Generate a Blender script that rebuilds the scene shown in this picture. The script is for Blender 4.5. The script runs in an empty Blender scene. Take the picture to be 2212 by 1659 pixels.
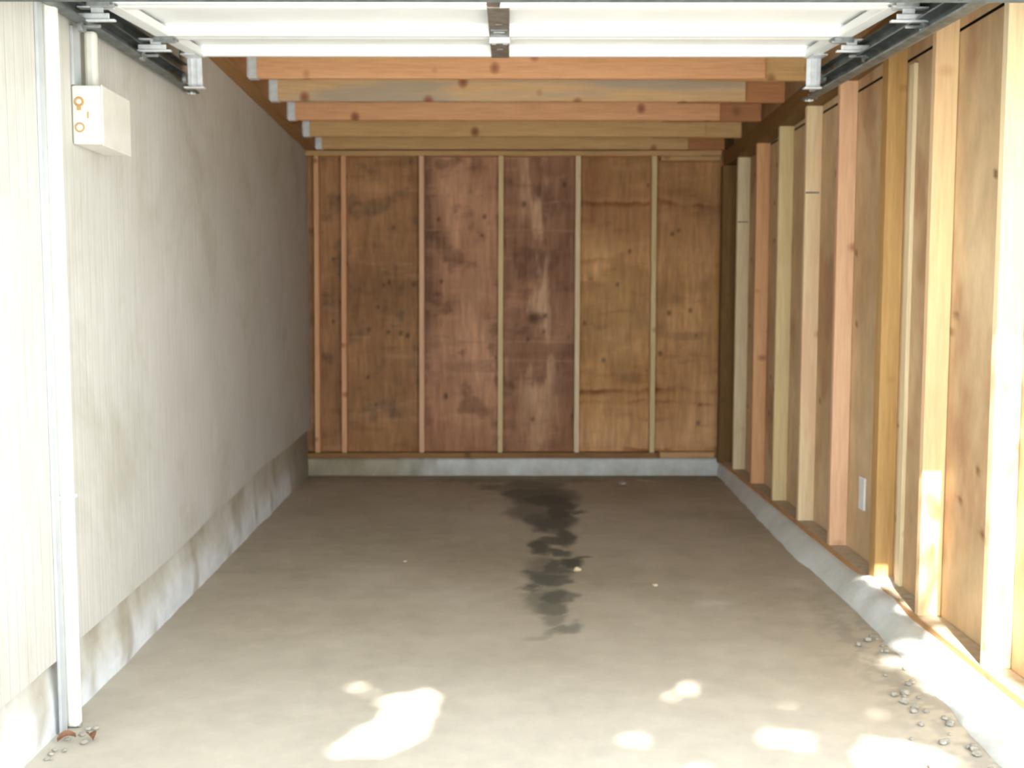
import bpy, bmesh, math, random
from mathutils import Vector, noise, Matrix
random.seed(7)
S = bpy.context.scene
COL = S.collection

# ------------------------------------------------------------------ camera
FPX, PITCH, YAW, CAMZ = 2289.0, 0.0817, 0.0039, 1.404
cd = bpy.data.cameras.new('camera')
cd.sensor_width = 36.0
cd.lens = FPX * 36.0 / 2212.0
cd.clip_start = 0.05
cam = bpy.data.objects.new('camera', cd)
COL.objects.link(cam)
cam.location = (0, 0, CAMZ)
cam.rotation_euler = (math.pi / 2 - PITCH, 0, -YAW)
cd.dof.use_dof = True
cd.dof.focus_distance = 2.1
cd.dof.aperture_fstop = 5.6
S.camera = cam

# ------------------------------------------------------------------ light
S.view_settings.view_transform = 'Standard'
S.view_settings.look = 'None'
S.view_settings.gamma = 1
S.view_settings.exposure = 2.7
S.view_settings.use_curve_mapping = False
w = bpy.data.worlds.new('sky')
S.world = w
w.use_nodes = True
bg = w.node_tree.nodes['Background']
bg.inputs[0].default_value = (0.86, 0.94, 1.0, 1)
bg.inputs[1].default_value = 1.0
SUN = Vector((-0.10, -0.72, 0.69)).normalized()      # towards the sun
sd = bpy.data.lights.new('sun', 'SUN')
sd.energy = 4.0
sd.angle = 0.0093
sd.color = (1.0, 0.96, 0.89)
sun = bpy.data.objects.new('sun', sd)
COL.objects.link(sun)
sun.rotation_euler = SUN.to_track_quat('Z', 'Y').to_euler()

# ------------------------------------------------------------------ helpers
def lin(c):
    r = []
    for v in c:
        v /= 255.0
        r.append(v / 12.92 if v <= 0.04045 else ((v + 0.055) / 1.055) ** 2.4)
    return (r[0], r[1], r[2], 1.0)

def bx(bm, a, b, bev=0.0):
    """axis-aligned box from corner a to corner b"""
    vs = []
    for x in (a[0], b[0]):
        for y in (a[1], b[1]):
            for z in (a[2], b[2]):
                vs.append(bm.verts.new((x, y, z)))
    q = [(0, 1, 3, 2), (4, 6, 7, 5), (0, 4, 5, 1), (2, 3, 7, 6), (0, 2, 6, 4), (1, 5, 7, 3)]
    fs = [bm.faces.new([vs[i] for i in f]) for f in q]
    if bev:
        es = list({e for f in fs for e in f.edges})
        bmesh.ops.bevel(bm, geom=es, offset=bev, segments=2, affect='EDGES', profile=0.5)
    return vs

def cyl(bm, p0, p1, r, n=20, r2=None):
    p0, p1 = Vector(p0), Vector(p1)
    d = p1 - p0
    m = Matrix.Translation((p0 + p1) / 2) @ d.to_track_quat('Z', 'Y').to_matrix().to_4x4()
    bmesh.ops.create_cone(bm, cap_ends=True, segments=n, radius1=r, radius2=r if r2 is None else r2, depth=d.length, matrix=m)

def obj(name, bm, mat=None, parent=None, loc=(0, 0, 0), rot=(0, 0, 0), smooth=False):
    bmesh.ops.recalc_face_normals(bm, faces=bm.faces[:])
    me = bpy.data.meshes.new(name)
    bm.to_mesh(me)
    bm.free()
    if smooth:
        for p in me.polygons:
            p.use_smooth = True
    o = bpy.data.objects.new(name, me)
    COL.objects.link(o)
    o.location = loc
    o.rotation_euler = rot
    if parent:
        o.parent = parent
    if mat:
        for m in (mat if isinstance(mat, (list, tuple)) else [mat]):
            me.materials.append(m)
    return o

def tag(o, label=None, cat=None, group=None, kind=None):
    if label: o['label'] = label
    if cat: o['category'] = cat
    if group: o['group'] = group
    if kind: o['kind'] = kind
    return o

def empty(name, loc, rot=(0, 0, 0)):
    o = bpy.data.objects.new(name, None)
    o.empty_display_size = 0.1
    COL.objects.link(o)
    o.location = loc
    o.rotation_euler = rot
    return o

def copy_tree(o, parent=None):
    c = o.copy()
    COL.objects.link(c)
    c.parent = parent
    for ch in [k for k in bpy.data.objects if k.parent == o]:
        copy_tree(ch, c)
    return c

# ------------------------------------------------------------------ materials
class NT:
    def __init__(s, name, rough=0.7, metal=0.0, spec=0.35):
        s.m = bpy.data.materials.new(name)
        s.m.use_nodes = True
        s.t = s.m.node_tree
        s.b = s.t.nodes['Principled BSDF']
        s.b.inputs['Roughness'].default_value = rough
        s.b.inputs['Metallic'].default_value = metal
        s.b.inputs['Specular IOR Level'].default_value = spec
    def n(s, t, **k):
        x = s.t.nodes.new(t)
        for a, v in k.items():
            setattr(x, a, v)
        return x
    def l(s, a, b):
        s.t.links.new(a, b)
    def coord(s, scale=(1, 1, 1), rnd=False, rot=(0, 0, 0)):
        tc = s.n('ShaderNodeTexCoord')
        out = tc.outputs['Object']
        if rnd:
            oi = s.n('ShaderNodeObjectInfo')
            mu = s.n('ShaderNodeVectorMath', operation='SCALE')
            s.l(oi.outputs['Location'], mu.inputs[0])
            mu.inputs['Scale'].default_value = 3.71
            ad = s.n('ShaderNodeVectorMath', operation='ADD')
            s.l(out, ad.inputs[0]); s.l(mu.outputs[0], ad.inputs[1])
            out = ad.outputs[0]
        mp = s.n('ShaderNodeMapping')
        mp.inputs['Scale'].default_value = scale
        mp.inputs['Rotation'].default_value = rot
        s.l(out, mp.inputs[0])
        return mp.outputs[0]
    def noise(s, vec, scale=5, detail=4, rough=0.55, dist=0.0):
        x = s.n('ShaderNodeTexNoise')
        x.inputs['Scale'].default_value = scale
        x.inputs['Detail'].default_value = detail
        x.inputs['Roughness'].default_value = rough
        x.inputs['Distortion'].default_value = dist
        s.l(vec, x.inputs['Vector'])
        return x.outputs['Fac']
    def ramp(s, fac, stops):
        x = s.n('ShaderNodeValToRGB')
        e = x.color_ramp.elements
        while len(e) < len(stops): e.new(0.5)
        for i, (p, c) in enumerate(stops):
            e[i].position = p
            e[i].color = c if len(c) == 4 else (*c, 1)
        s.l(fac, x.inputs[0])
        return x.outputs['Color']
    def mix(s, fac, a, b, mode='MIX'):
        x = s.n('ShaderNodeMix', data_type='RGBA', blend_type=mode)
        for sock, v in ((x.inputs[0], fac), (x.inputs[6], a), (x.inputs[7], b)):
            if hasattr(v, 'links'): s.l(v, sock)
            else: sock.default_value = v
        return x.outputs[2]
    def bump(s, h, strength=0.3, dist=0.01):
        x = s.n('ShaderNodeBump')
        x.inputs['Strength'].default_value = strength
        x.inputs['Distance'].default_value = dist
        s.l(h, x.inputs['Height'])
        s.l(x.outputs[0], s.b.inputs['Normal'])
    def color(s, c):
        if hasattr(c, 'links'): s.l(c, s.b.inputs['Base Color'])
        else: s.b.inputs['Base Color'].default_value = c

def wood(name, c1, c2, axis='z', knot=(150, 85, 50), kd=0.5, extra=None, rough=0.65):
    """sawn lumber: grain stretched along one axis, sparse knots"""
    def soft(c):                       # lumber slightly desaturated to offset saturated bounce light
        g = sum(c) / 3.0
        return tuple(min(255, (q + (g - q) * 0.17) * 1.04) for q in c)
    c1, c2, knot = soft(c1), soft(c2), soft(knot)
    if extra: extra = soft(extra)
    t = NT(name, rough, 0, 0.25)
    long_, short = 0.9, 14.0
    sc = {'x': (long_, short, short), 'y': (short, long_, short), 'z': (short, short, long_)}[axis]
    v = t.coord(sc, rnd=True)
    n1 = t.noise(v, 1.2, 5, 0.6, 0.4)
    n2 = t.noise(v, 6.0, 3, 0.6)
    c = t.ramp(n1, [(0.30, lin(c2)), (0.70, lin(c1))])
    c = t.mix(0.35, c, t.ramp(n2, [(0.3, lin([q * 0.86 for q in c2])), (0.7, lin([min(255, q * 1.05) for q in c1]))]))
    if extra:                         # a broad second tone (sapwood, blue stain)
        v3 = t.coord({'x': (0.8, 7, 7), 'y': (7, 0.8, 7), 'z': (7, 7, 0.5)}[axis], rnd=True)
        m = t.ramp(t.noise(v3, 1.0, 3), [(0.48, (0, 0, 0, 1)), (0.62, (1, 1, 1, 1))])
        mm = t.n('ShaderNodeMath', operation='MULTIPLY')
        t.l(m, mm.inputs[0]); mm.inputs[1].default_value = 0.6
        c = t.mix(mm.outputs[0], c, lin(extra))
    ks = {'x': (2.6, 2.2, 2.2), 'y': (2.2, 2.6, 2.2), 'z': (2.2, 2.2, 3.2)}[axis]
    vo = t.n('ShaderNodeTexVoronoi')
    vo.inputs['Scale'].default_value = 1.7
    t.l(t.coord(ks, rnd=True), vo.inputs['Vector'])
    k = t.ramp(vo.outputs['Distance'], [(0.0, (kd + .35,) * 3), (0.09, (kd,) * 3), (0.17, (0, 0, 0))])
    c = t.mix(k, c, lin(knot))
    t.color(c)
    t.bump(n2, 0.15, 0.002)
    return t.m

def concrete(name, c1, c2, scale=3.0, bump=0.35, c3=None):
    t = NT(name, 0.85, 0, 0.25)
    v = t.coord()
    n1 = t.noise(v, scale, 6, 0.6, 0.3)
    n2 = t.noise(v, scale * 9, 4, 0.65)
    c = t.ramp(n1, [(0.3, lin(c2)), (0.7, lin(c1))])
    c = t.mix(0.25, c, t.ramp(n2, [(0.3, lin(c2)), (0.7, lin(c1))]))
    if c3:
        c = t.mix(t.ramp(t.noise(v, 1.7, 5, 0.7), [(0.5, (0, 0, 0)), (0.68, (.85, .85, .85))]), c, lin(c3))
    t.color(c)
    t.bump(n2, bump, 0.01)
    return t.m

def plain(name, c, rough=0.5, metal=0.0, c2=None, scale=12, spec=0.4, bump=0):
    t = NT(name, rough, metal, spec)
    v = t.coord()
    n = t.noise(v, scale, 4)
    c2 = c2 or [q * 0.88 for q in c]
    t.color(t.ramp(n, [(0.35, lin(c2)), (0.65, lin(c))]))
    if bump: t.bump(n, bump, 0.003)
    return t.m

M_cream = wood('cream_pine', (235, 215, 175), (222, 198, 150), 'z', (190, 140, 95), .5)
M_pinkst = wood('pinkish_fir', (236, 188, 146), (226, 172, 128), 'z', (165, 95, 55), .5)
M_yellow = wood('yellow_pine', (226, 202, 148), (216, 188, 128), 'z', (150, 110, 60), .4)
M_creampink = wood('cream_pine_with_pink_heart', (238, 212, 165), (228, 196, 148), 'z', (190, 125, 80), .5, extra=(232, 178, 140))
M_orange = wood('orange_fir', (234, 176, 124), (220, 156, 104), 'z', (140, 75, 40), .5)
M_golden = wood('golden_brown_lumber', (200, 156, 92), (178, 132, 70), 'z', (110, 75, 40), .5)
M_pale = wood('pale_pine', (243, 222, 178), (236, 206, 156), 'z', (205, 140, 80), .6, extra=(240, 205, 150))
M_darkpost = wood('dark_brown_lumber', (138, 100, 52), (112, 78, 38), 'z', (70, 48, 28), .4)
M_darkbeam = wood('dark_brown_beam_lumber', (142, 106, 58), (116, 82, 42), 'y', (70, 48, 28), .4)
M_jorange = wood('orange_fir_joist', (232, 172, 120), (218, 150, 98), 'x', (140, 72, 45), .75)
M_jyellow = wood('yellow_pine_joist', (216, 174, 118), (198, 152, 92), 'x', (150, 82, 50), .7, extra=(160, 140, 110))
M_jgold = wood('golden_pine_joist', (218, 174, 112), (200, 152, 90), 'x', (130, 72, 42), .7)
M_jred = wood('reddish_fir_joist_end', (196, 130, 80), (178, 112, 66), 'x', (120, 64, 40), .4)
M_plate_x = wood('pine_plate', (214, 168, 110), (196, 146, 90), 'x', (140, 80, 50), .4)
M_platedark = wood('damp_stained_plate', (168, 118, 66), (132, 90, 50), 'x', (90, 60, 38), .5)
M_plate_y = wood('orange_treated_plate', (206, 150, 92), (188, 132, 78), 'y', (140, 85, 50), .4)
M_ledger = wood('brown_ledger_lumber', (176, 126, 72), (150, 104, 56), 'y', (100, 66, 40), .4)
M_roofply = wood('roof_plywood', (190, 145, 95), (165, 120, 75), 'x', (120, 80, 50), .3)

M_conc = concrete('grey_concrete_curb', (226, 228, 226), (200, 202, 198), 4)
M_concback = concrete('stained_concrete_curb', (192, 190, 176), (150, 146, 126), 2.2, c3=(118, 112, 90))
M_concleft = concrete('weathered_concrete_base', (206, 204, 194), (182, 180, 168), 2.5, c3=(170, 166, 150))
M_drive = concrete('driveway_concrete', (205, 206, 202), (186, 187, 182), 1.5)
M_header = plain('weathered_grey_header_paint', (92, 96, 96), 0.8, c2=(70, 74, 74), scale=30)
M_white = plain('white_paint', (236, 235, 226), 0.45, c2=(226, 224, 212))
M_pipe = plain('white_plastic_pipe', (238, 237, 228), 0.35, c2=(230, 228, 216))
M_boxpaint = plain('offwhite_box_paint', (218, 216, 206), 0.5, c2=(208, 205, 194))
M_rust = plain('rust', (186, 152, 104), 0.9, c2=(172, 138, 86), scale=60)
M_bluegrey = plain('bluegrey_strip_shade', (182, 185, 186), 0.6, c2=(172, 175, 177))  # shade tone for the added strips by pipe and conduit
M_door = plain('white_door_steel', (240, 242, 242), 0.42, c2=(232, 234, 234), scale=3)
M_galv = plain('galvanised_steel', (178, 182, 184), 0.42, 0.75, c2=(140, 144, 146), scale=25)
M_galvdark = plain('dull_galvanised_stile', (148, 140, 132), 0.5, 0.45, c2=(120, 112, 104), scale=20)
M_track = plain('dull_grey_track_steel', (128, 134, 134), 0.45, 0.7, c2=(96, 100, 98), scale=15)
M_bright = plain('bright_zinc', (225, 228, 230), 0.5, 0.35, c2=(205, 208, 212), scale=30)
M_dark = plain('dark_gap', (40, 34, 28), 0.9)
M_wallplate = plain('white_wall_patch', (240, 240, 240), 0.6, c2=(232, 232, 232))
M_leafdry = plain('dry_leaf', (196, 150, 122), 0.8, c2=(160, 118, 92), scale=20)
M_chip = plain('pale_wood_chip', (226, 204, 168), 0.8)
M_stone = plain('pale_pebble', (190, 186, 176), 0.9, c2=(140, 136, 126), scale=30)
M_leaf = plain('green_leaf', (86, 116, 52), 0.6, c2=(62, 92, 38))
M_bark = plain('bark', (110, 90, 70), 0.9, c2=(80, 64, 50), bump=.5)

# siding: grooved, brushed paint
t = NT('painted_grooved_siding', 0.75, 0, 0.2)
v = t.coord((1, 1, 1))
sv = t.coord((1, 22, 1.1))
n1 = t.noise(v, 1.6, 6, 0.6, 0.4)
n2 = t.noise(sv, 3.5, 4, 0.65)
c = t.ramp(n1, [(0.30, lin((189, 186, 177))), (0.70, lin((208, 205, 199)))])
c = t.mix(0.45, c, t.ramp(n2, [(0.3, lin((182, 179, 169))), (0.7, lin((214, 211, 205)))]))
wv = t.n('ShaderNodeTexWave', wave_type='BANDS', bands_direction='Y')
wv.inputs['Scale'].default_value = 5.2
wv.inputs['Distortion'].default_value = 0.4
wv.inputs['Detail'].default_value = 1
t.l(v, wv.inputs['Vector'])
gr = t.ramp(wv.outputs['Fac'], [(0.0, (.45,) * 3), (0.06, (1, 1, 1))])
c = t.mix(0.12, c, gr, 'MULTIPLY')
# weather stains: long soft dark and light patches
v4 = t.coord((1, 1.0, 0.8))
c = t.mix(t.ramp(t.noise(v4, 1.5, 5, 0.7, 0.6), [(0.50, (0, 0, 0)), (0.72, (.5, .5, .5))]), c, lin((160, 152, 130)))
t.color(c)
ad = t.n('ShaderNodeMath', operation='MULTIPLY_ADD')
t.l(n2, ad.inputs[0]); ad.inputs[1].default_value = 0.5; t.l(gr, ad.inputs[2])
t.bump(ad.outputs[0], 0.3, 0.004)
M_siding = t.m

# plywood with painted-in stain attribute
def attr_mat(name, rough, detail_scale, detail_vec, amt, bump=0.15, spec=.25):
    t = NT(name, rough, 0, spec)
    at = t.n('ShaderNodeAttribute', attribute_name='Col')
    v = t.coord(detail_vec)
    n = t.noise(v, detail_scale, 5, 0.65)
    c = t.mix(amt, at.outputs['Color'], t.ramp(n, [(0.3, (.66, .63, .60)), (0.7, (1.68, 1.64, 1.60))]), 'MULTIPLY')
    t.color(c)
    t.bump(n, bump, 0.004)
    return t.m
M_ply = attr_mat('aged_plywood', 0.8, 6, (6, 6, 0.8), 0.45)
M_plyr = attr_mat('tan_plywood', 0.8, 6, (6, 2, 0.8), 0.3)
M_floor = attr_mat('dusty_concrete_floor', 0.78, 9, (1, 1, 1), 0.16, 0.12, .3)

M_cattr = attr_mat('stained_concrete', 0.85, 14, (1, 1, 1), 0.2, .3)
def color_verts(me, f):
    ca = me.color_attributes.new('Col', 'FLOAT_COLOR', 'POINT')
    for i, v_ in enumerate(me.vertices):
        ca.data[i].color = lin(f(*v_.co))
def grid(name, mat, f, nu, nv, col):
    """mesh grid; f(u,v)->xyz, col(u,v)->srgb, u,v in 0..1"""
    vs, cs, fs = [], [], []
    for j in range(nv + 1):
        for i in range(nu + 1):
            u, v = i / nu, j / nv
            p = f(u, v)
            vs.append(p)
            cs.append(lin(col(*p)))
    for j in range(nv):
        for i in range(nu):
            a = j * (nu + 1) + i
            fs.append((a, a + 1, a + nu + 2, a + nu + 1))
    me = bpy.data.meshes.new(name)
    me.from_pydata(vs, [], fs)
    ca = me.color_attributes.new('Col', 'FLOAT_COLOR', 'POINT')
    ca.data.foreach_set('color', [x for c in cs for x in c])
    me.materials.append(mat)
    o = bpy.data.objects.new(name, me)
    COL.objects.link(o)
    return o

def nz(x, y, z, s, o=4):
    return noise.fractal(Vector((x * s, y * s, z * s)), 0.9, 2.1, o)   # about -1..1
def mixc(a, b, t):
    t = max(0.0, min(1.0, t))
    return tuple(p + (q - p) * t for p, q in zip(a, b))
def sst(a, b, x):
    t = max(0.0, min(1.0, (x - a) / (b - a)))
    return t * t * (3 - 2 * t)

# ------------------------------------------------------------------ floor
FZ = lambda y: 0.0592 - 0.0074 * y
stain = [(.24, 7.35, .24, .42, .72), (.20, 6.85, .20, .40, .6), (.27, 6.55, .16, .35, .75), (.20, 5.25, .13, .28, .45), (.18, 4.75, .10, .22, .4), (0.20, 7.85, .22, .20, .55), (.05, 7.75, .26, .12, .45), (.12, 7.5, .17, .22, .75), (.26, 7.25, .17, .25, .95), (.34, 7.1, .12, .25, .9),
         (.43, 6.85, .10, .07, .7), (.33, 6.75, .09, .20, .95), (.17, 6.62, .09, .22, .8), (.26, 6.45, .12, .22, .9), (.22, 6.28, .10, .08, .6),
         (.335, 6.12, .055, .26, .9), (.25, 5.98, .07, .10, .85), (.18, 5.82, .055, .22, .95), (.28, 5.68, .08, .07, .8), (.33, 5.48, .075, .11, 1), (.39, 5.55, .05, .05, .7),
         (.24, 5.36, .05, .15, .85), (.28, 5.3, .05, .08, .8), (.14, 5.26, .09, .08, .75), (.20, 5.14, .10, .10, .85), (.28, 5.05, .06, .07, .75), (.11, 4.98, .05, .06, .8),
         (.14, 4.86, .06, .05, .5), (.08, 4.90, .05, .04, .6), (.20, 4.80, .08, .10, .8), (.27, 4.78, .07, .05, .6), (.21, 4.62, .07, .11, .65), (.19, 4.45, .05, .08, .4),
         (.24, 4.32, .07, .06, .5), (.19, 4.27, .05, .06, .35), (.14, 4.20, .05, .04, .22), (-.25, 8.05, .35, .10, .3), (.35, 8.05, .4, .08, .3)]
pale = [(.92, 4.66, .13, .07, .6), (1.38, 5.02, .10, .12, .5), (1.06, 8.05, .09, .04, .8), (1.30, 4.55, .05, .2, .3), (-.7, 5.3, .2, .4, .12), (.9, 3.9, .3, .2, .2)]
def floor_col(x, y, z):
    n = nz(x, y, 0, .8); n2 = nz(x + 9, y, 3, 3.0)
    c = mixc((161, 150, 130), (185, 175, 158), .5 + .6 * n + .25 * n2)
    c = mixc(c, (206, 201, 190), sst(5.0, 3.0, y) * .7)  # paler towards the opening: daylight on the near floor painted in
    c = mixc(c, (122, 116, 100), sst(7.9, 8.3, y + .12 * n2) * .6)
    wx = x + .045 * nz(x, y * .6, 1, 7, 3); wy = y + .10 * nz(x, y * .6, 5, 8, 3)
    s = 0
    for a, b, ra, rb, k in stain:
        d = math.sqrt(((wx - a) / ra) ** 2 + ((wy - b) / rb) ** 2)
        if d < 1.35: s = max(s, k * sst(1.3, .7, d))
    c = mixc(c, (80, 79, 72), s * .92)
    for a, b, ra, rb, k in pale:
        d = math.sqrt(((wx - a) / ra) ** 2 + ((wy - b) / rb) ** 2)
        if d < 1.35: c = mixc(c, (205, 200, 188), k * sst(1.3, .3, d))
    # crumbled edge along the right curb
    e = sst(.32, .02, 1.53 - .03 * max(0, 4.9 - y) - x) * sst(5.2, 3.9, y)
    c = mixc(c, (150, 148, 142) if nz(x, y, 8, 14, 3) > 0 else (200, 192, 176), e * .5)
    return c
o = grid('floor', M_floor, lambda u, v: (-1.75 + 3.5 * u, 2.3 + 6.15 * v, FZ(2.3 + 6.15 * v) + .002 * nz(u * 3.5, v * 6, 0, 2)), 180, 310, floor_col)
tag(o, kind='structure')
bm = bmesh.new()
bx(bm, (-12, -16, -.15), (12, 2.34, FZ(2.3) - .002))
tag(obj('floor_driveway', bm, M_drive), kind='structure')
bm = bmesh.new()
bx(bm, (-2.2, 2.3, -.25), (2.2, 8.9, -.02))
tag(obj('floor_footing', bm, M_drive), kind='structure')

# ------------------------------------------------------------------ left wall
LX = lambda y: -1.4626 - 0.0321 * (y - 5)
def lerp_tab(tab, y):
    if y <= tab[0][0]: return tab[0][1]
    for (a, b), (c, d) in zip(tab, tab[1:]):
        if y <= c: return b + (d - b) * (y - a) / (c - a)
    return tab[-1][1]
SB = [(0, .27), (2.8, .278), (3.26, .274), (3.41, .280), (4.0, .286), (4.7, .297), (5.3, .330), (5.7, .330), (6.36, .362), (7.2, .358), (8.49, .369)]
vs, fs = [], []
ys = [1.0 + i * 7.55 / 150 for i in range(151)]
for y in ys:
    zb = lerp_tab(SB, y) + .007 * nz(y, 0, 0, 2.5)
    x = LX(y)
    vs += [(x, y, zb), (x, y, 3.0), (x - .014, y, 3.0), (x - .014, y, zb)]
for i in range(len(ys) - 1):
    a = i * 4
    for k in range(4):
        fs.append((a + k, a + (k + 1) % 4, a + 4 + (k + 1) % 4, a + 4 + k))
fs += [(0, 3, 2, 1), (len(vs) - 4, len(vs) - 3, len(vs) - 2, len(vs) - 1)]
me = bpy.data.meshes.new('wall_left'); me.from_pydata(vs, [], fs); me.materials.append(M_siding)
o = bpy.data.objects.new('wall_left', me); COL.objects.link(o); tag(o, kind='structure')
# concrete base under the siding, slightly rough, foot flares out
vs, fs = [], []
zs = [-.1, 0.0, .03, .08, .14, .2, .26, .32, .42]
for y in ys:
    for z in zs:
        fl = .022 * sst(.26, .10, z) + .010 * nz(0, y, z, 2.6) * sst(.36, .1, z)
        vs.append((LX(y) - .034 + fl, y, z))
    vs.append((LX(y) - .25, y, .42)); vs.append((LX(y) - .25, y, -.1))
m = len(zs) + 2
for i in range(len(ys) - 1):
    for k in range(m):
        a = i * m
        fs.append((a + k, a + (k + 1) % m, a + m + (k + 1) % m, a + m + k))
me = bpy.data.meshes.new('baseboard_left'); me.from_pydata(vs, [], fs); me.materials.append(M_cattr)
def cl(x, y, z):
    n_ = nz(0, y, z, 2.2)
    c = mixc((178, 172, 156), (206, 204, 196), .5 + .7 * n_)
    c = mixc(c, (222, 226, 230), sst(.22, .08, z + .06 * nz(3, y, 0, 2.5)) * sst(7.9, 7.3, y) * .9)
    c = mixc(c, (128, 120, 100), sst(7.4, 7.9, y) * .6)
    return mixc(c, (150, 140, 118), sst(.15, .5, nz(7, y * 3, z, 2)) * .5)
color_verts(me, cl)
o = bpy.data.objects.new('baseboard_left', me); COL.objects.link(o); tag(o, kind='structure')
bm = bmesh.new(); bx(bm, (-2.1, .9, .42), (-1.62, 8.7, 3.0)); tag(obj('wall_left_core', bm, M_siding), kind='structure')

# ------------------------------------------------------------------ back wall (plywood sheets on studs)
def ply_back(x, y, z):
    st = math.exp(-((x - .24) / .16) ** 2)
    n = nz(x, 0, z, 1.1); n2 = nz(x * 4, 7, z, .9) * 1.3 + .8 * nz(x * 14, 3, z * 1.2, 1.0, 3); n3 = nz(x, 3, z, 5, 4)
    if x < -.67:      # darker olive brown sheet
        c = mixc((136, 100, 70), (172, 130, 92), .5 + .6 * n + .3 * n2)
        c = mixc(c, (88, 76, 66), sst(.1, .7, n3) * .45)
        c = mixc(c, (158, 116, 74), sst(.55, .2, z) * .4)
    elif x < .545:    # reddish sheet with pale streaks
        c = mixc((146, 104, 80), (200, 154, 124), .5 + .6 * n + .35 * n2)
        c = mixc(c, (92, 66, 52), sst(.05, .6, n3) * .45)
        if x > -.05:
            c = mixc(c, (116, 84, 68), .40)
            c = mixc(c, (212, 176, 144), st * sst(-.15, .35, nz(x * 5, 1, z * 1.2, 1.6)) * .8)
            d = math.hypot((x - .22), (z - 1.24) * 1.2) + .03 * n3
            c = mixc(c, (84, 60, 44), sst(.09, .02, d) * .7)
        else:
            c = mixc(c, (88, 68, 54), sst(-.5, -.67, x) * .6 * sst(.6, 1.3, z))
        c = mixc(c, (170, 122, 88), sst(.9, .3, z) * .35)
        for zz in (1.93, 1.05, .9):
            c = mixc(c, (176, 138, 104), sst(.012, .003, abs(z - zz - .004 * math.sin(x * 9))) * .5)
    else:             # lighter golden sheet with tide marks
        c = mixc((180, 134, 88), (216, 172, 122), .5 + .6 * n + .35 * n2)
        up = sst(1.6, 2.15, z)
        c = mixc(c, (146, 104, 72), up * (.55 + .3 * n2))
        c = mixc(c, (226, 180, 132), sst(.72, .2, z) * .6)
        for zz, k, wd in ((2.14, .6, .05), (1.70, .25, .06), (.66, .85, .05), (.56, .35, .03), (.21, .75, .05)):
            q = z - zz - .045 * nz(x, 2 + zz, 0, 2.2) - .012 * nz(x, zz, 0, 9)
            c = mixc(c, (120, 68, 40), k * sst(-.005, .01, -q + .012) * sst(wd, 0, -q) * (.15 + .85 * sst(-.2, .4, nz(x, 4, z, 2.5))))
            c = mixc(c, (198, 154, 106), .35 * k * sst(.03, .012, abs(q - .022)))
        c = mixc(c, (150, 116, 76), sst(.1, .5, nz(x, 9, z, 1.4)) * .5)
    hb = nz(x * 2.2, 11, z * 8, 1.5, 3)                 # short horizontal scuffs
    c = mixc(c, (104, 72, 52), sst(.2, .8, hb) * .22)
    c = mixc(c, (206, 162, 122), sst(.2, .8, -hb) * .3)
    # nail and knot marks
    for kx, kz in KN:
        d = math.hypot(x - kx, (z - kz) * .7) + .008 * n3
        if d < .03: c = mixc(c, (66, 54, 42), sst(.022, .002, d) * .6)
    return c
KN = [(random.uniform(-1.5, 1.6), random.uniform(.3, 2.4)) for _ in range(34)] + [(-1.1, 1.15), (-.95, 1.13), (-.85, 1.12), (-.8, 1.1), (-.98, 1.5), (-.9, 1.95), (1.3, 1.9), (1.35, 1.93), (1.28, 1.28), (1.45, 1.3), (1.5, 1.1)]
BW0, BW1 = -1.64, 1.80
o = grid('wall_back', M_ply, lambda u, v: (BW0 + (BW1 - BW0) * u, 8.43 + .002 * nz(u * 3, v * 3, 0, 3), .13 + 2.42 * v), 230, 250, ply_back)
tag(o, kind='structure')
bm = bmesh.new(); bx(bm, (-1.8, 8.46, -.1), (2.0, 8.6, 3.0)); tag(obj('wall_back_core', bm, M_darkpost), kind='structure')
# concrete curb under it
vs, fs = [], []
xs = [-1.60 + i * 3.3 / 90 for i in range(91)]
for x in xs:
    f = 8.30 + .012 * nz(x, 1, 0, 2.5)
    zt = .130 + .002 * nz(x, 0, 0, 2)
    vs += [(x, f - .018 + .02 * nz(x, 4, 0, 3), -.08), (x, f - .006, .02), (x, f, zt - .012), (x, f + .014, zt), (x, 8.47, zt), (x, 8.47, -.08)]
for i in range(90):
    for k in range(6):
        a = i * 6
        fs.append((a + k, a + (k + 1) % 6, a + 6 + (k + 1) % 6, a + 6 + k))
fs += [tuple(range(5, -1, -1)), tuple(range(len(vs) - 6, len(vs)))]
me = bpy.data.meshes.new('baseboard_back'); me.from_pydata(vs, [], fs); me.materials.append(M_cattr)
def cb(x, y, z):
    c = mixc((168, 158, 134), (214, 218, 216), sst(-1.2, -.35, x + .25 * nz(x, 0, z, 3)))
    return mixc(c, (138, 132, 112), sst(.1, .6, nz(x, 3, z, 5)) * .5 * sst(.2, -.8, x) + .35 * sst(.05, .0, z + .03 * nz(x, 0, 0, 5)))
color_verts(me, cb)
for p in me.polygons: p.use_smooth = True
o = bpy.data.objects.new('baseboard_back', me); COL.objects.link(o); tag(o, kind='structure')

def board(name, a, b, mat, label, cat, group=None, bev=.0025, origin=None):
    """one piece of lumber, origin at its base"""
    c = origin or ((a[0] + b[0]) / 2, (a[1] + b[1]) / 2, min(a[2], b[2]))
    bm = bmesh.new()
    bx(bm, [p - q for p, q in zip(a, c)], [p - q for p, q in zip(b, c)], bev)
    o = obj(name, bm, mat, loc=c)
    return tag(o, label, cat, group)

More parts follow.
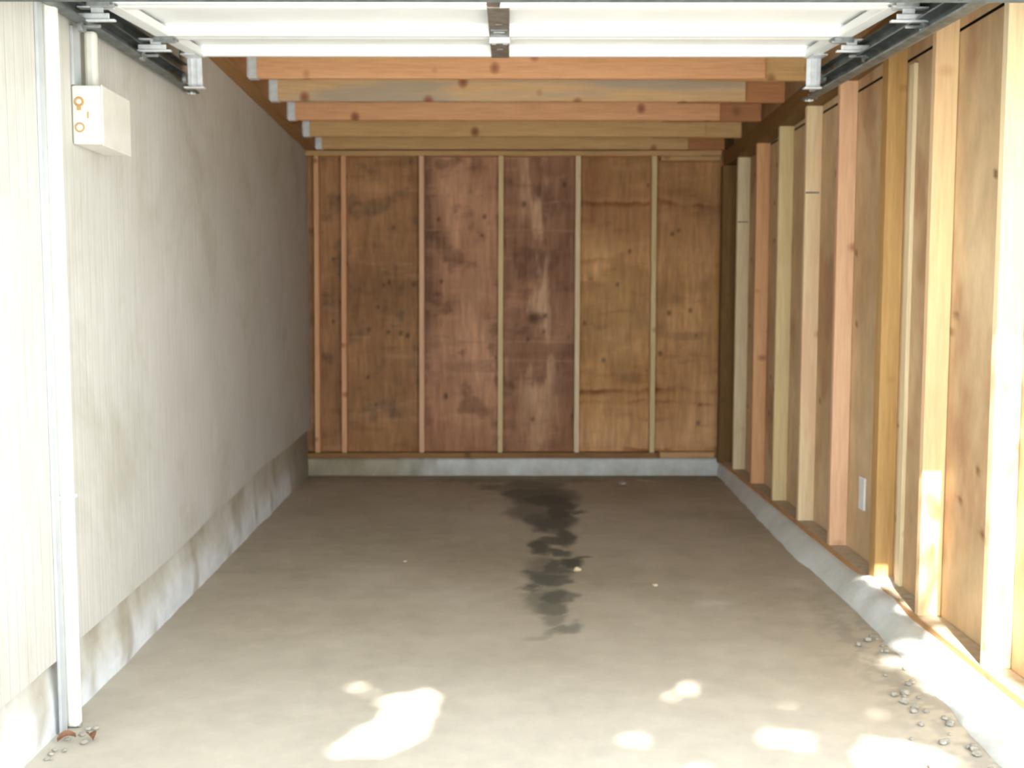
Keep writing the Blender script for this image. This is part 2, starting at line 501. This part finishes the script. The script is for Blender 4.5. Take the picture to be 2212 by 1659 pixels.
board('bottom_plate', (-1.60, 8.338, .131), (1.20, 8.428, .173), M_platedark, 'dark damp-stained bottom plate lying on the curb of the back wall', 'lumber')
board('bottom_plate', (1.205, 8.336, .133), (1.64, 8.428, .177), M_plate_x, 'short bright bottom plate end at the right of the back curb', 'lumber')
board('top_plate', (-1.60, 8.338, 2.498), (1.50, 8.428, 2.538), M_plate_x, 'long pine top plate across the heads of the back wall studs', 'lumber')
board('top_plate', (1.50, 8.338, 2.500), (1.66, 8.428, 2.542), M_plate_x, 'short top plate piece at the right end of the back wall', 'lumber')
board('blocking_board', (1.19, 8.345, 2.462), (1.655, 8.428, 2.496), M_plate_x, 'short horizontal block under the top plate, right of the last back wall stud', 'lumber')
names = [('orange', M_orange, -1.488, -1.509, 'orange stud in the left corner of the back wall against the siding'),
         ('orange', M_orange, -1.276, -1.297, 'back wall stud with a greyed foot, second from the left corner'),
         ('pink', M_pinkst, -.670, -.683, 'pinkish back wall stud between the olive brown and the reddish plywood'),
         ('yellow', M_yellow, -.052, -.062, 'yellow back wall stud in the middle of the reddish plywood, above the oil stain'),
         ('cream', M_cream, .548, .544, 'pale back wall stud between the reddish and the golden plywood'),
         ('cream', M_yellow, 1.141, 1.144, 'rightmost back wall stud, in the middle of the golden plywood')]
for nm, mt, xt, xb, lb in names:
    bm = bmesh.new()
    vs = bx(bm, (-.019, -.045, 0), (.019, .045, 2.322), .002)
    for v_ in bm.verts:
        v_.co.x += (xt - xb) * v_.co.z / 2.322
    o = obj('wall_stud', bm, mt, loc=(xb, 8.383, .175))
    tag(o, lb, 'stud', 'studs of the back wall')

# ------------------------------------------------------------------ right wall
RX = lambda y: 1.6618 + .0078 * (y - 5)
def ply_right(x, y, z):
    n = nz(0, y, z, 1.0); n2 = nz(0, y * 3, z, 1.2)
    c = mixc((196, 166, 128), (220, 194, 156), .5 + .6 * n + .35 * n2)
    c = mixc(c, (176, 134, 104), sst(.15, .6, nz(2, y * 2, z, 1.3)) * .6)
    if 3.62 < y < 3.80:
        c = mixc(c, (160, 108, 76), sst(.0, .3, nz(0, y * 2, z, 2)) * .8)
    for kk in KR:
        d = math.hypot(y - kk[0], z - kk[1])
        if d < .03: c = mixc(c, (110, 82, 54), sst(.024, .008, d) * .8)
    return c
KR = [(random.uniform(3.0, 8.0), random.uniform(.3, 2.3)) for _ in range(60)]
wr = grid('wall_right', M_plyr, lambda u, v: (RX(2.7 + 5.8 * u) + .092, 2.7 + 5.8 * u, .10 + 2.325 * v), 200, 150, ply_right)
tag(wr, kind='structure')
o = grid('wall_right_upper', M_plyr, lambda u, v: (RX(2.7 + 5.8 * u) + .091, 2.7 + 5.8 * u, 2.437 + .5 * v), 120, 30, ply_right)
tag(o, kind='structure')
bm = bmesh.new(); bx(bm, (1.785, 2.7, -.1), (1.95, 8.6, 3.0)); tag(obj('wall_right_core', bm, M_dark), kind='structure')

# concrete curb: rough, widening towards the opening, with a lump near the fourth bay
XBT = [(2.6, 1.41), (2.98, 1.436), (3.18, 1.454), (3.7, 1.487), (4.2, 1.520), (4.9, 1.538), (5.72, 1.534), (6.5, 1.574), (8.0, 1.645), (8.5, 1.65)]
ys = [2.6 + i * 5.85 / 220 for i in range(221)]
vs, fs = [], []
for y in ys:
    xb = lerp_tab(XBT, y) + .012 * nz(y, 0, 2, 3)
    xt = RX(y) - .018 - .045 * sst(5.0, 3.2, y)
    xt = max(xt + .006 * nz(y, 5, 0, 3), xb + .02)
    zt = .093 + .004 * nz(y, 9, 0, 2)
    lump = math.exp(-((y - 4.72) / .16) ** 2) + .6 * math.exp(-((y - 4.45) / .1) ** 2)
    zt += .035 * lump
    xt -= .02 * lump
    vs += [(xb - .012, y, -.08), (xb, y, FZ(y) + .003), (xb + (xt - xb) * .35, y, zt * .55), (xb + (xt - xb) * .75, y, zt * .93), (xt + .01, y, zt), (1.77, y, .092 + .05 * lump), (1.77, y, -.08)]
m = 7
for i in range(220):
    for k in range(m):
        a = i * m
        fs.append((a + k, a + (k + 1) % m, a + m + (k + 1) % m, a + m + k))
fs += [tuple(range(m - 1, -1, -1)), tuple(range(len(vs) - m, len(vs)))]
me = bpy.data.meshes.new('baseboard_right'); me.from_pydata(vs, [], fs); me.materials.append(M_conc)
for p in me.polygons: p.use_smooth = True
o = bpy.data.objects.new('baseboard_right', me); COL.objects.link(o); tag(o, kind='structure')

def yboard(name, y0, y1, xo0, xo1, z00, z01, z10, z11, mat, label, cat, group=None):
    """lumber running along the right wall from y0 to y1; z?0 = bottom/top at y0, z?1 at y1"""
    bm = bmesh.new()
    c = (RX(y0) + (xo0 + xo1) / 2, y0, z00)
    V = []
    for y, a, b in ((y0, z00, z01), (y1, z10, z11)):
        for xo in (xo0, xo1):
            for z in (a, b):
                V.append(bm.verts.new((RX(y) + xo - c[0], y - c[1], z - c[2])))
    for f in ((0, 1, 3, 2), (4, 6, 7, 5), (0, 4, 5, 1), (2, 3, 7, 6), (0, 2, 6, 4), (1, 5, 7, 3)):
        bm.faces.new([V[i] for i in f])
    bmesh.ops.bevel(bm, geom=bm.edges[:], offset=.002, segments=2, affect='EDGES')
    return tag(obj(name, bm, mat, loc=c), label, cat, group)
plate_o = yboard('bottom_plate', 2.75, 8.33, -.004, .090, .090, .121, .090, .121, M_plate_y, 'orange bottom plate running along the curb of the right wall', 'lumber')
plate_o.data.materials.append(plain('dust_on_lumber', (196, 180, 156), 0.9, c2=(176, 160, 136), scale=25))
for p in plate_o.data.polygons:
    if p.normal.z > .9: p.material_index = 1
ZT = lambda y: 2.423 + .0152 * (7.8375 - y) / .6096
yboard('top_beam', 2.75, 8.33, -.012, .090, ZT(2.75), ZT(2.75) + .118, ZT(8.33), ZT(8.33) + .118, M_darkbeam, 'dark brown top beam resting on the studs of the right wall', 'beam')

def rstud(k, mat, label, wy=.038, dx=.090, xo=0.0, zt=0, dy=0):
    y = 7.8375 - k * .6096 + dy
    bm = bmesh.new()
    h = ZT(y) - .1215 + zt
    bx(bm, (0, 0, 0), (dx, wy, h), .0025)
    o = obj('wall_stud', bm, mat, loc=(RX(y) + xo, y, .1215))
    return tag(o, label, 'stud', 'studs of the right wall')
rstud(0, M_cream, 'pale greyish stud of the right wall nearest the back corner')
rstud(1, M_orange, 'orange-pink stud of the right wall, second from the back')
rstud(2, M_yellow, 'yellow stud of the right wall, third from the back')
rstud(3, M_creampink, 'cream stud of the right wall with pink right side and dark line high up')
rstud(4, M_pinkst, 'pink-orange stud of the right wall, fifth from the back, left of the white patch')
rstud(5, M_golden, 'thick golden brown stud of the right wall just right of the white patch', wy=.076, dx=.084, xo=.006, dy=-.065)
rstud(6, wood('pink_and_yellow_pine', (240, 204, 152), (232, 186, 132), 'z', (205, 150, 100), .4, extra=(244, 216, 150)), 'bright pink and yellow stud of the right wall, second nearest the camera')
rstud(7, M_pale, 'very pale stud with a round knot at the right edge, nearest the camera')
board('corner_post', (1.640, 8.16, .115), (1.750, 8.25, 2.405), M_darkpost, 'dark brown post in the back right corner between both framed walls', 'post')
# pale batten on the plywood behind the thick stud
board('batten_strip', (RX(4.66) + .072, 4.60, .125), (RX(4.66) + .0905, 4.655, 2.40), M_cream, 'narrow pale upright strip on the plywood beside the thick golden stud', 'lumber')
# stapled pencil/strap lines are in the lumber; white patch
bm = bmesh.new()
bx(bm, (-.006, -.040, -.082), (.006, .040, .082), .004)
for v_ in bm.verts: v_.co.y += .010 * (v_.co.z / .08) ** 2 * .6
tag(obj('wall_patch_plate', bm, M_wallplate, loc=(RX(5.15) + .084, 5.15, .440)), 'small upright white plate low on the plywood of the right wall', 'plate')
# dark strap marks across two studs
for k, z, nm in ((0, 1.95, 'dark band around the pale stud nearest the back corner'), (3, 1.985, 'dark band around the cream stud, fourth from the back corner')):
    y = 7.8375 - k * .6096
    bm = bmesh.new(); bx(bm, (0, -.002, 0), (.075, .0, .008))
    tag(obj('strap_band', bm, M_track, loc=(RX(y) + .002, y - .0005, z)), nm, 'strap')

# ------------------------------------------------------------------ ceiling framing
JY = [5.81, 6.42, 7.03, 7.64, 8.25]
JZ = [2.576, 2.567, 2.556, 2.541, 2.537]
M_jblue = wood('grey_blue_stained_pine_joist', (222, 180, 128), (206, 160, 106), 'x', (150, 82, 50), .75, extra=(150, 150, 140))
JM = [M_jorange, M_jblue, M_jorange, M_jgold, M_jgold]
TM = [M_jgold, M_jred, M_jred, M_jgold, M_jred]
JL = ['orange joist nearest the garage door, with a red knot', 'knotty joist with grey-blue stained middle, second behind the door', 'orange joist with pale lower edge, in the middle of the five',
      'greyish golden joist, second from the back wall', 'golden joist against the back wall above the top plate']
TL = ['knotty joist end lapped behind the front joist at its right', 'reddish joist end lapped onto the grey-stained joist', 'reddish joist end lapped onto the middle joist', 'golden joist end lapped onto the fourth joist from the door', 'reddish joist end lapped onto the joist at the back wall']
XE = [1.385, 1.415, 1.385, 1.405, 1.385]
for i in range(5):
    y, z = JY[i], JZ[i]
    x0 = LX(y) + .098
    o = board('ceiling_joist', (x0, y, z), (XE[i], y + .038, z + .184), JM[i], JL[i], 'joist', 'ceiling joists')
    board('joist_tail', (1.02, y + .0395, z), (RX(y) - .014, y + .0775, z + .184), TM[i], TL[i], 'joist', 'lapped joist ends')
# ledger along the left wall
yl0, yl1 = 2.8, 8.40
bm = bmesh.new()
V = []
for y in (yl0, yl1):
    for xo in (.0015, .094):
        for dz in (0, .22):
            V.append(bm.verts.new((LX(y) + xo - LX(yl0), y - yl0, dz - .0128 * (y - yl0))))
for f in ((0, 1, 3, 2), (4, 6, 7, 5), (0, 4, 5, 1), (2, 3, 7, 6), (0, 2, 6, 4), (1, 5, 7, 3)):
    bm.faces.new([V[i] for i in f])
tag(obj('ledger_board', bm, M_ledger, loc=(LX(yl0), yl0, 2.612)), 'brown ledger board along the top of the siding wall carrying the joists', 'beam')
# joist hangers
def hanger(y, z, lab, x0):
    bm = bmesh.new()
    t_ = .003
    bx(bm, (0, -t_, 0), (.045, -.0005, .135))         # near cheek
    bx(bm, (0, .0385, 0), (.045, .0385 + t_, .135))   # far cheek
    bx(bm, (0, -t_, -t_), (.052, .0385 + t_, -.0005))       # seat
    bx(bm, (0, -.034, .002), (t_, -t_, .140))         # face flanges
    bx(bm, (0, .0385 + t_, .002), (t_, .072, .140))
    for zz in (.03, .07, .11):                        # nail heads
        cyl(bm, (.026, -t_, zz), (.026, -t_ - .003, zz), .0045, 8)
        cyl(bm, (t_, -.018, zz), (t_ + .003, -.018, zz), .0045, 8)
    o = obj('joist_hanger', bm, M_bright, loc=(x0, y, z))
    return tag(o, lab, 'bracket', 'joist hangers on the ledger')
HL = ['zinc joist hanger nearest the garage door, holding the front joist', 'zinc joist hanger holding the grey-stained joist', 'zinc joist hanger holding the middle joist', 'zinc joist hanger holding the second joist from the back', 'brightest zinc joist hanger, in the back left corner']
for i in range(5):
    hanger(JY[i], JZ[i], HL[i], LX(JY[i]) + .0965)
bm = bmesh.new(); bx(bm, (-1.9, 1.95, 2.842), (2.1, 8.7, 2.87)); tag(obj('ceiling', bm, M_roofply), kind='structure')  # front edge carried past the header as an added eave shading the upper wall

# front header and right return beside the opening
bm = bmesh.new(); bx(bm, (-1.40, 2.66, 2.160), (1.90, 2.80, 2.84), .004); tag(obj('trim_1', bm, M_header), kind='structure')
bm = bmesh.new(); bx(bm, (1.79, 2.60, -.05), (2.8, 2.74, 2.84)); tag(obj('wall_front', bm, M_siding), kind='structure')
bm = bmesh.new(); bx(bm, (-1.375, 2.84, 2.262), (-1.30, 3.3, 2.30), .003)
bm.free()

# ------------------------------------------------------------------ garage door, open overhead
TILT = math.atan(.06)
DX0, DX1 = -1.315, 1.288
door = empty('garage_door', (0, 4.53, 2.403), (TILT, 0, 0))
tag(door, 'white sectional garage door pulled up overhead with a dull metal centre strip', 'garage door')
CX = -.031
def section(v0, v1):
    """one door section between local -y distances v0 < v1; underside at local z 0"""
    y0, y1 = -v1, -v0
    s = empty('door_section', (0, 0, 0))
    s.parent = door
    bm = bmesh.new()
    # pan skin recessed above the rails, with two shallow ribs
    prof = [(y0 + .002, .004), (y0 + .020, 0), (y0 + .052, .000), (y0 + .075, .040), (y1 - .062, .040), (y1 - .042, .000), (y1 - .014, 0), (y1 - .002, .004), (y1 - .002, .050), (y0 + .002, .050)]
    V = [[bm.verts.new((x, a, b)) for a, b in prof] for x in (DX0, DX1)]
    n = len(prof)
    for k in range(n):
        bm.faces.new((V[0][k], V[0][(k + 1) % n], V[1][(k + 1) % n], V[1][k]))
    bm.faces.new(V[0]); bm.faces.new(V[1][::-1])
    sk = obj('panel', bm, M_door, parent=s)
    # end stiles
    for a, b in ((DX0, DX0 + .055), (DX1 - .055, DX1)):
        bm = bmesh.new(); bx(bm, (a, y0 + .004, -.0015), (b, y1 - .004, .03), .004)
        obj('end_stile', bm, M_door, parent=s)
    # centre stile, galvanised
    bm = bmesh.new()
    bx(bm, (CX - .037, y0 + .012, -.003), (CX + .037, y1 - .008, .030), .003)
    bx(bm, (CX - .012, (y0 + y1) / 2 - .004, -.006), (CX + .012, (y0 + y1) / 2 + .004, -.002), .001)
    obj('centre_stile', bm, M_galvdark, parent=s)
    return s
SEC = [(0, .45), (.45, 1.01), (1.01, 1.60)]
for a, b in SEC: section(a, b)
# hinges at joints, centre
def hinge(x, v, wd, parent, mat=M_bright):
    bm = bmesh.new()
    bx(bm, (-wd / 2, -.034, -.008), (wd / 2, -.006, -.0035), .0015)
    bx(bm, (-wd / 2, .006, -.008), (wd / 2, .040, -.0035), .0015)
    cyl(bm, (-wd / 2, 0, -.012), (wd / 2, 0, -.012), .008, 12)
    bx(bm, (-wd / 2 + .002, -.040, -.022), (wd / 2 - .002, -.034, -.003), .001)   # turned-down lip
    return obj('hinge', bm, mat, parent=parent, loc=(x, -v, 0))
for v_, x_ in ((.45, CX), (1.085, CX + .045)):
    hinge(x_, v_, .078, door)
    for sx in (DX0 + .03, DX1 - .03):
        hinge(sx, v_, .075, door, M_galv)
bm = bmesh.new(); bx(bm, (-.032, -.062, -.0065), (.032, .062, -.0035), .001); bx(bm, (-.022, -.030, -.010), (.022, .010, -.006), .004)
obj('hinge_leaf', bm, M_galv, parent=door, loc=(CX, -.575, 0))
# nuts on the centre stile
for v_ in (.38, .40):
    for dx in (-.022, .022):
        bm = bmesh.new(); cyl(bm, (0, 0, -.001), (0, 0, -.010), .010, 6); obj('hinge_bolt', bm, M_bright, parent=door, loc=(CX + dx, -v_ , -.002))
# roller carriers on the sides
def carrier(side, v, parent):
    """bent plate at a section joint with a roller running out to the track"""
    x = DX0 if side < 0 else DX1
    e = empty('roller_bracket', (x, -v, 0)); e.parent = parent
    bm = bmesh.new()
    bx(bm, (-.065, -.04, -.012), (.045, .0, -.006), .002)
    bx(bm, (-.065, -.046, -.050), (.040, -.040, -.030), .002)
    bx(bm, (-.068, -.052, -.056), (.058, -.030, -.049), .002)
    bx(bm, (-.02, -.040, -.050), (.02, -.036, -.006), .001)
    if side > 0:
        for q in bm.verts: q.co.x *= -1
    obj('bracket_plate', bm, M_bright, parent=e)
    bm = bmesh.new()
    cyl(bm, (-.005 * side, -.030, -.068), (.062 * side, -.030, -.068), .005, 10)
    cyl(bm, (.048 * side, -.030, -.068), (.062 * side, -.030, -.068), .021, 18)
    obj('roller', bm, M_galv, parent=e)
    return e
for v_ in (.44, 1.01): 
    for sd_ in (-1, 1): carrier(sd_, v_, door)
def top_carrier(side):
    x = DX0 + .012 if side < 0 else DX1 - .012
    e = empty('top_roller_bracket', (x, -.02, 0)); e.parent = door
    bm = bmesh.new()
    bx(bm, (-.030, -.006, -.125), (.030, .0, .0), .002)         # hanging plate
    bx(bm, (-.042, -.030, -.131), (.042, .004, -.124), .002)     # foot flange
    bx(bm, (-.018, -.009, -.120), (-.010, -.005, -.01), .001)    # pressed ribs
    bx(bm, (.008, -.009, -.120), (.016, -.005, -.01), .001)
    bx(bm, (-.030, -.10, -.008), (.030, 0, -.002), .001)
    obj('bracket_plate', bm, M_bright, parent=e)
    bm = bmesh.new()
    cyl(bm, (0, .02, -.085), (.055 * side, .02, -.085), .005, 10)
    cyl(bm, (.040 * side, .02, -.085), (.056 * side, .02, -.085), .021, 18)
    obj('roller', bm, M_galv, parent=e)
for sd_ in (-1, 1): top_carrier(sd_)

# horizontal tracks
def track(side, x, y0, z0, y1, z1, label, yaw=0.0):
    """C-shaped track from the back end (y1) to the front (y0); open towards the door"""
    L = math.hypot(y1 - y0, z1 - z0)
    root = empty('door_track', (x, y1, z1), (math.atan2(z1 - z0, y1 - y0), 0, yaw))
    tag(root, label, 'track', 'overhead door tracks')
    s = side
    prof = [(-.012, .0), (-.030, .006), (-.030, .0), (0, -.006), (.018, -.004), (.018, .052), (0, .056), (-.026, .050), (-.026, .044), (0, .049), (.014, .047), (.014, .0)]
    prof = [(-.028, .008), (-.030, 0), (0, -.004), (.016, .0), (.019, .008), (.019, .046), (.014, .054), (0, .058), (-.026, .054), (-.026, .050), (0, .053), (.014, .045), (.015, .008), (0, .001), (-.026, .004)]
    bm = bmesh.new()
    A = [bm.verts.new((s * a, 0, b)) for a, b in prof]
    B = [bm.verts.new((s * a, -L, b)) for a, b in prof]
    n = len(prof)
    for k in range(n):
        bm.faces.new((A[k], A[(k + 1) % n], B[(k + 1) % n], B[k]))
    bm.faces.new(A); bm.faces.new(B[::-1])
    obj('track_rail', bm, M_track, parent=root)
    bm = bmesh.new()        # stiffening angle along the top
    bx(bm, (min(s * .020, s * .023), -L + .05, .012), (max(s * .020, s * .023), -.10, .108))
    bx(bm, (min(s * -.010, s * .0195), -L + .05, .105), (max(s * -.010, s * .0195), -.10, .108))
    obj('stiffening_angle', bm, M_track, parent=root)
    bm = bmesh.new()        # end stop and hanging strap up to the joists
    bx(bm, (-.018, -.030, -.006), (.018, -.012, .006), .002)
    obj('end_stop', bm, M_bright, parent=root)
    bm = bmesh.new(); cyl(bm, (s * -.006, -.05, .02), (s * -.006, -.05, -.012), .007, 8)
    obj('end_bolt', bm, M_bright, parent=root)
    bm = bmesh.new(); cyl(bm, (s * .010, -.10, .03), (s * -.020, -.10, .03), .008, 8)
    obj('end_bolt', bm, M_bright, parent=root)
    bm = bmesh.new()
    bx(bm, (min(s * .024, s * .027), -.07, .0), (max(s * .024, s * .027), -.035, .250))
    obj('hanger_strap', bm, M_galv, parent=root)
    return root
track(-1, -1.418, 2.84, 2.268, 4.87, 2.318, 'dull grey door track hanging along the siding wall on the left', yaw=.0295)
track(1, 1.335, 2.84, 2.222, 4.80, 2.276, 'dull grey door track hanging on the right side of the open door')

# ------------------------------------------------------------------ things on the left wall
pl = empty('wall_pipe', (LX(3.29) + .024, 3.29, FZ(3.29) - .04))
tag(pl, 'white pipe standing upright on the siding wall from floor to door track', 'pipe')
bm = bmesh.new()
bx(bm, (-.021, -.020, .045), (.020, .022, 2.60), .013)
obj('pipe_run', bm, M_pipe, parent=pl, smooth=False)
for z in (.78,):
    bm = bmesh.new(); bx(bm, (-.022, -.034, z), (.0225, .026, z + .010), .002); obj('pipe_strap', bm, M_pipe, parent=pl)
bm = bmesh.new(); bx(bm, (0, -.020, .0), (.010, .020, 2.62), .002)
tag(obj('pipe_shade_strip', bm, M_bluegrey, loc=(LX(3.25) + .0015, 3.243, FZ(3.3))), 'narrow bluish grey strip added for the shade just left of the white pipe', 'shade strip')  # added strip; its grey stands in for the shade beside the pipe
# electrical box
Y0, Y1, ZB = 3.50, 3.785, 1.90
xb = LX(Y0)
box = empty('electrical_box', (xb + .002, Y0, ZB), (0, 0, .0321))
tag(box, 'offwhite metal electrical box with rusty knockouts high on the siding wall', 'electrical box')
bm = bmesh.new(); bx(bm, (0, 0, 0), (.092, .280, .188), .006); obj('box_body', bm, M_boxpaint, parent=box)
bm = bmesh.new(); bx(bm, (.0922, .002, -.004), (.098, .283, .190), .003); obj('box_cover', bm, M_boxpaint, parent=box)
def ring(x, z, r, w_, mat, name='knockout', full=False):
    bm = bmesh.new()
    n = 24
    lo, li, fo, fi = [], [], [], []
    for k in range(n):
        a = 2 * math.pi * k / n
        for lst, rr, yy in ((lo, r + w_, -.0005), (li, r - w_, -.0005), (fo, r + w_ * .6, -.003), (fi, r - w_ * .6, -.003)):
            lst.append(bm.verts.new((x + rr * math.cos(a), yy, z + rr * math.sin(a))))
    for k in range(n):
        j = (k + 1) % n
        bm.faces.new((lo[k], lo[j], fo[j], fo[k])); bm.faces.new((fo[k], fo[j], fi[j], fi[k])); bm.faces.new((fi[k], fi[j], li[j], li[k]))
    return obj(name, bm, mat, parent=box, smooth=True)
ring(.024, .135, .0125, .004, M_rust)
ring(.024, .053, .0135, .003, M_rust)
bm = bmesh.new(); bx(bm, (.016, -.0012, .108), (.030, -.0004, .124), .0); obj('rust_streak', bm, M_rust, parent=box)
bm = bmesh.new(); bx(bm, (.048, -.0012, .082), (.054, -.0004, .104), .0); obj('rust_streak', bm, M_rust, parent=box)
cd_ = empty('conduit', (LX(3.60) + .036, 3.60, ZB + .188))
tag(cd_, 'short offwhite conduit rising from the electrical box behind the door track', 'conduit')
bm = bmesh.new(); bx(bm, (-.019, -.018, .001), (.019, .018, .193), .011); obj('conduit_run', bm, M_boxpaint, parent=cd_)
bm = bmesh.new(); bx(bm, (-.024, -.024, .001), (.024, .022, .008), .002); obj('conduit_fitting', bm, M_boxpaint, parent=cd_)
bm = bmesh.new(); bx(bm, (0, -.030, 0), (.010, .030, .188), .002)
tag(obj('conduit_shade_strip', bm, M_bluegrey, loc=(LX(3.54) + .0015, 3.535, ZB + .190)), 'grey strip added for the shade left of the short conduit above the electrical box', 'shade strip')  # added strip, grey in place of the shade along the conduit

# ------------------------------------------------------------------ debris on the floor
def chunk(name, x, y, r, mat, label, cat, grp=None, flat=.5, el=1.0):
    bm = bmesh.new()
    bmesh.ops.create_icosphere(bm, subdivisions=2, radius=1)
    sd0 = random.random() * 50
    for q in bm.verts:
        k = 1 + .35 * noise.noise(q.co * 1.4 + Vector((sd0, 0, 0)))
        q.co = Vector((q.co.x * r * k * el, q.co.y * r * k, q.co.z * r * flat * k))
    z0 = min(q.co.z for q in bm.verts)
    for q in bm.verts: q.co.z -= z0
    return tag(obj(name, bm, mat, loc=(x, y, FZ(y) + .001), rot=(0, 0, random.random() * 3)), label, cat, grp)
def leaf(x, y, s, rz, label):
    bm = bmesh.new()
    n = 9
    L_, R_, Cn = [], [], []
    for k in range(n + 1):
        u = k / n
        wd = s * .34 * math.sin(math.pi * min(1, u * .96 + .02)) ** .8
        zz = .012 * math.sin(u * 3.0) + .004
        Cn.append(bm.verts.new((s * (u - .5), 0, zz)))
        L_.append(bm.verts.new((s * (u - .5), wd, zz + .012)))
        R_.append(bm.verts.new((s * (u - .5), -wd, zz + .008)))
    for k in range(n):
        bm.faces.new((Cn[k], Cn[k + 1], L_[k + 1], L_[k])); bm.faces.new((R_[k], R_[k + 1], Cn[k + 1], Cn[k]))
    bmesh.ops.solidify(bm, geom=bm.faces[:], thickness=.0012)
    return tag(obj('dry_leaf', bm, M_leafdry, loc=(x, y, FZ(y) + .003), rot=(0, 0, rz)), label, 'leaf', 'dry leaves at the foot of the white pipe')
leaf(-1.362, 3.175, .055, .6, 'dry leaf on the floor left of the foot of the white pipe')
leaf(-1.290, 3.185, .045, 2.2, 'dry leaf on the floor right of the foot of the white pipe')
chunk('wood_chip', .351, 5.255, .020, M_chip, 'pale chip on the floor beside the oil stain', 'wood chip', flat=.6)
chunk('wood_chip', .861, 7.85, .028, M_stone, 'small white crumb on the floor near the back curb', 'crumb', flat=.5)
chunk('wood_chip', .705, 4.98, .014, M_chip, 'tiny pale crumb on the floor right of the oil stain', 'crumb', flat=.5)
chunk('wood_chip', -.538, 5.458, .012, M_chip, 'tiny pale crumb alone on the left half of the floor', 'crumb', flat=.4)
for k in range(34):
    y = random.uniform(2.95, 4.3)
    x = lerp_tab(XBT, y) - abs(random.gauss(.0, .07)) - .025
    chunk('concrete_crumb', x, y, random.uniform(.006, .016), M_stone, 'small concrete crumb on the floor along the foot of the right curb', 'crumb', 'concrete crumbs along the right curb', .6, random.uniform(.8, 1.4))
for k in range(12):
    y = random.uniform(3.02, 3.30)
    chunk('concrete_crumb', LX(y) + .03 + abs(random.gauss(0, .06)), y, random.uniform(.005, .012), M_stone, 'small crumb on the floor around the foot of the white pipe', 'crumb', 'crumbs by the white pipe', .6)

# ------------------------------------------------------------------ tree behind the camera: its gaps let the sun patches through
HOLES = [  # x, y on the floor, half width x, half length y, openness
    (-.42, 3.62, .13, .08, .45), (-.33, 3.42, .08, .14, 1), (-.38, 3.26, .12, .10, 1), (-.44, 3.13, .11, .06, 1), (-.17, 3.72, .08, .05, .3), (-.22, 3.54, .07, .05, .4),
    (.52, 3.62, .14, .11, .4), (.41, 3.20, .05, .07, .9), (.873, 3.20, .068, .085, 1), (1.17, 3.05, .13, .11, 1), (1.02, 3.00, .08, .06, .8), (.60, 2.98, .07, .05, .8), (.5, 2.97, .06, .05, .5),
    (1.27, 3.75, .06, .05, .3), (1.38, 3.92, .05, .05, .5), (1.43, 3.78, .06, .05, .4), (.2, 2.9, .05, .05, .3), (.97, 3.48, .05, .05, .2), (1.2, 3.36, .05, .05, .2)]
def opening(p):
    # fall of this leaf's shadow on the floor
    t_ = (p.z - .03) / SUN.z
    fx, fy = p.x - SUN.x * t_, p.y - SUN.y * t_
    for a, b, ra, rb, k in HOLES:
        if ((fx - a) / (ra + .03)) ** 2 + ((fy - b) / (rb + .03)) ** 2 < 1 and random.random() < (1 if k >= .9 else 1 + math.log(k * .85) / 5.3):
            return True
    # sun reaching the near part of the right curb (a surface 0.05..0.09 up, x 1.45..1.62)
    if 1.46 < fx < 1.72 and 2.4 < fy < 4.13 and random.random() < .97: return True
    # and, thinned out, the studs nearest the camera
    if 1.62 < fx < 2.05 and 3.55 < fy < 5.5 and random.random() < .88: return True
    return False
tree = empty('shade_tree', (-4.6, -6.2, 0))
tag(tree, 'unseen leafy tree behind the camera whose shade dapples the garage floor', 'tree')
vs, fs = [], []
for k in range(19000):
    fx, fy, z = random.uniform(-1.8, 2.2), random.uniform(2.35, 5.8), random.uniform(5.0, 6.4)
    t_ = z / SUN.z
    p = Vector((fx, fy, 0)) + SUN * t_
    if opening(p): continue
    r = random.uniform(.045, .07)
    q = Vector((random.gauss(0, .55), random.gauss(0, .55), 1)).normalized()
    q = (q + SUN * .8).normalized()
    a = q.orthogonal().normalized()
    a = Matrix.Rotation(random.random() * 6.28, 3, q) @ a
    b = q.cross(a)
    i0 = len(vs)
    p = p - Vector((-4.6, -6.2, 0))
    for s_, t2 in ((-1.2, 0), (-.3, -.6), (.6, -.5), (1.3, 0), (.6, .5), (-.3, .6)):
        vs.append(tuple(p + a * s_ * r + b * t2 * r))
    fs.append(tuple(range(i0, i0 + 6)))
me = bpy.data.meshes.new('foliage'); me.from_pydata(vs, [], fs); me.materials.append(M_leaf)
o = bpy.data.objects.new('foliage', me); COL.objects.link(o); o.parent = tree
bm = bmesh.new()
cyl(bm, (0, 0, 0), (.3, .4, 3.4), .20, 14, .13)
cyl(bm, (.3, .4, 3.4), (2.2, 2.4, 5.4), .12, 10, .05)
cyl(bm, (.3, .4, 3.4), (.2, 3.0, 5.6), .10, 10, .04)
cyl(bm, (.3, .4, 3.4), (3.6, .8, 5.6), .10, 10, .04)
obj('trunk', bm, M_bark, parent=tree)
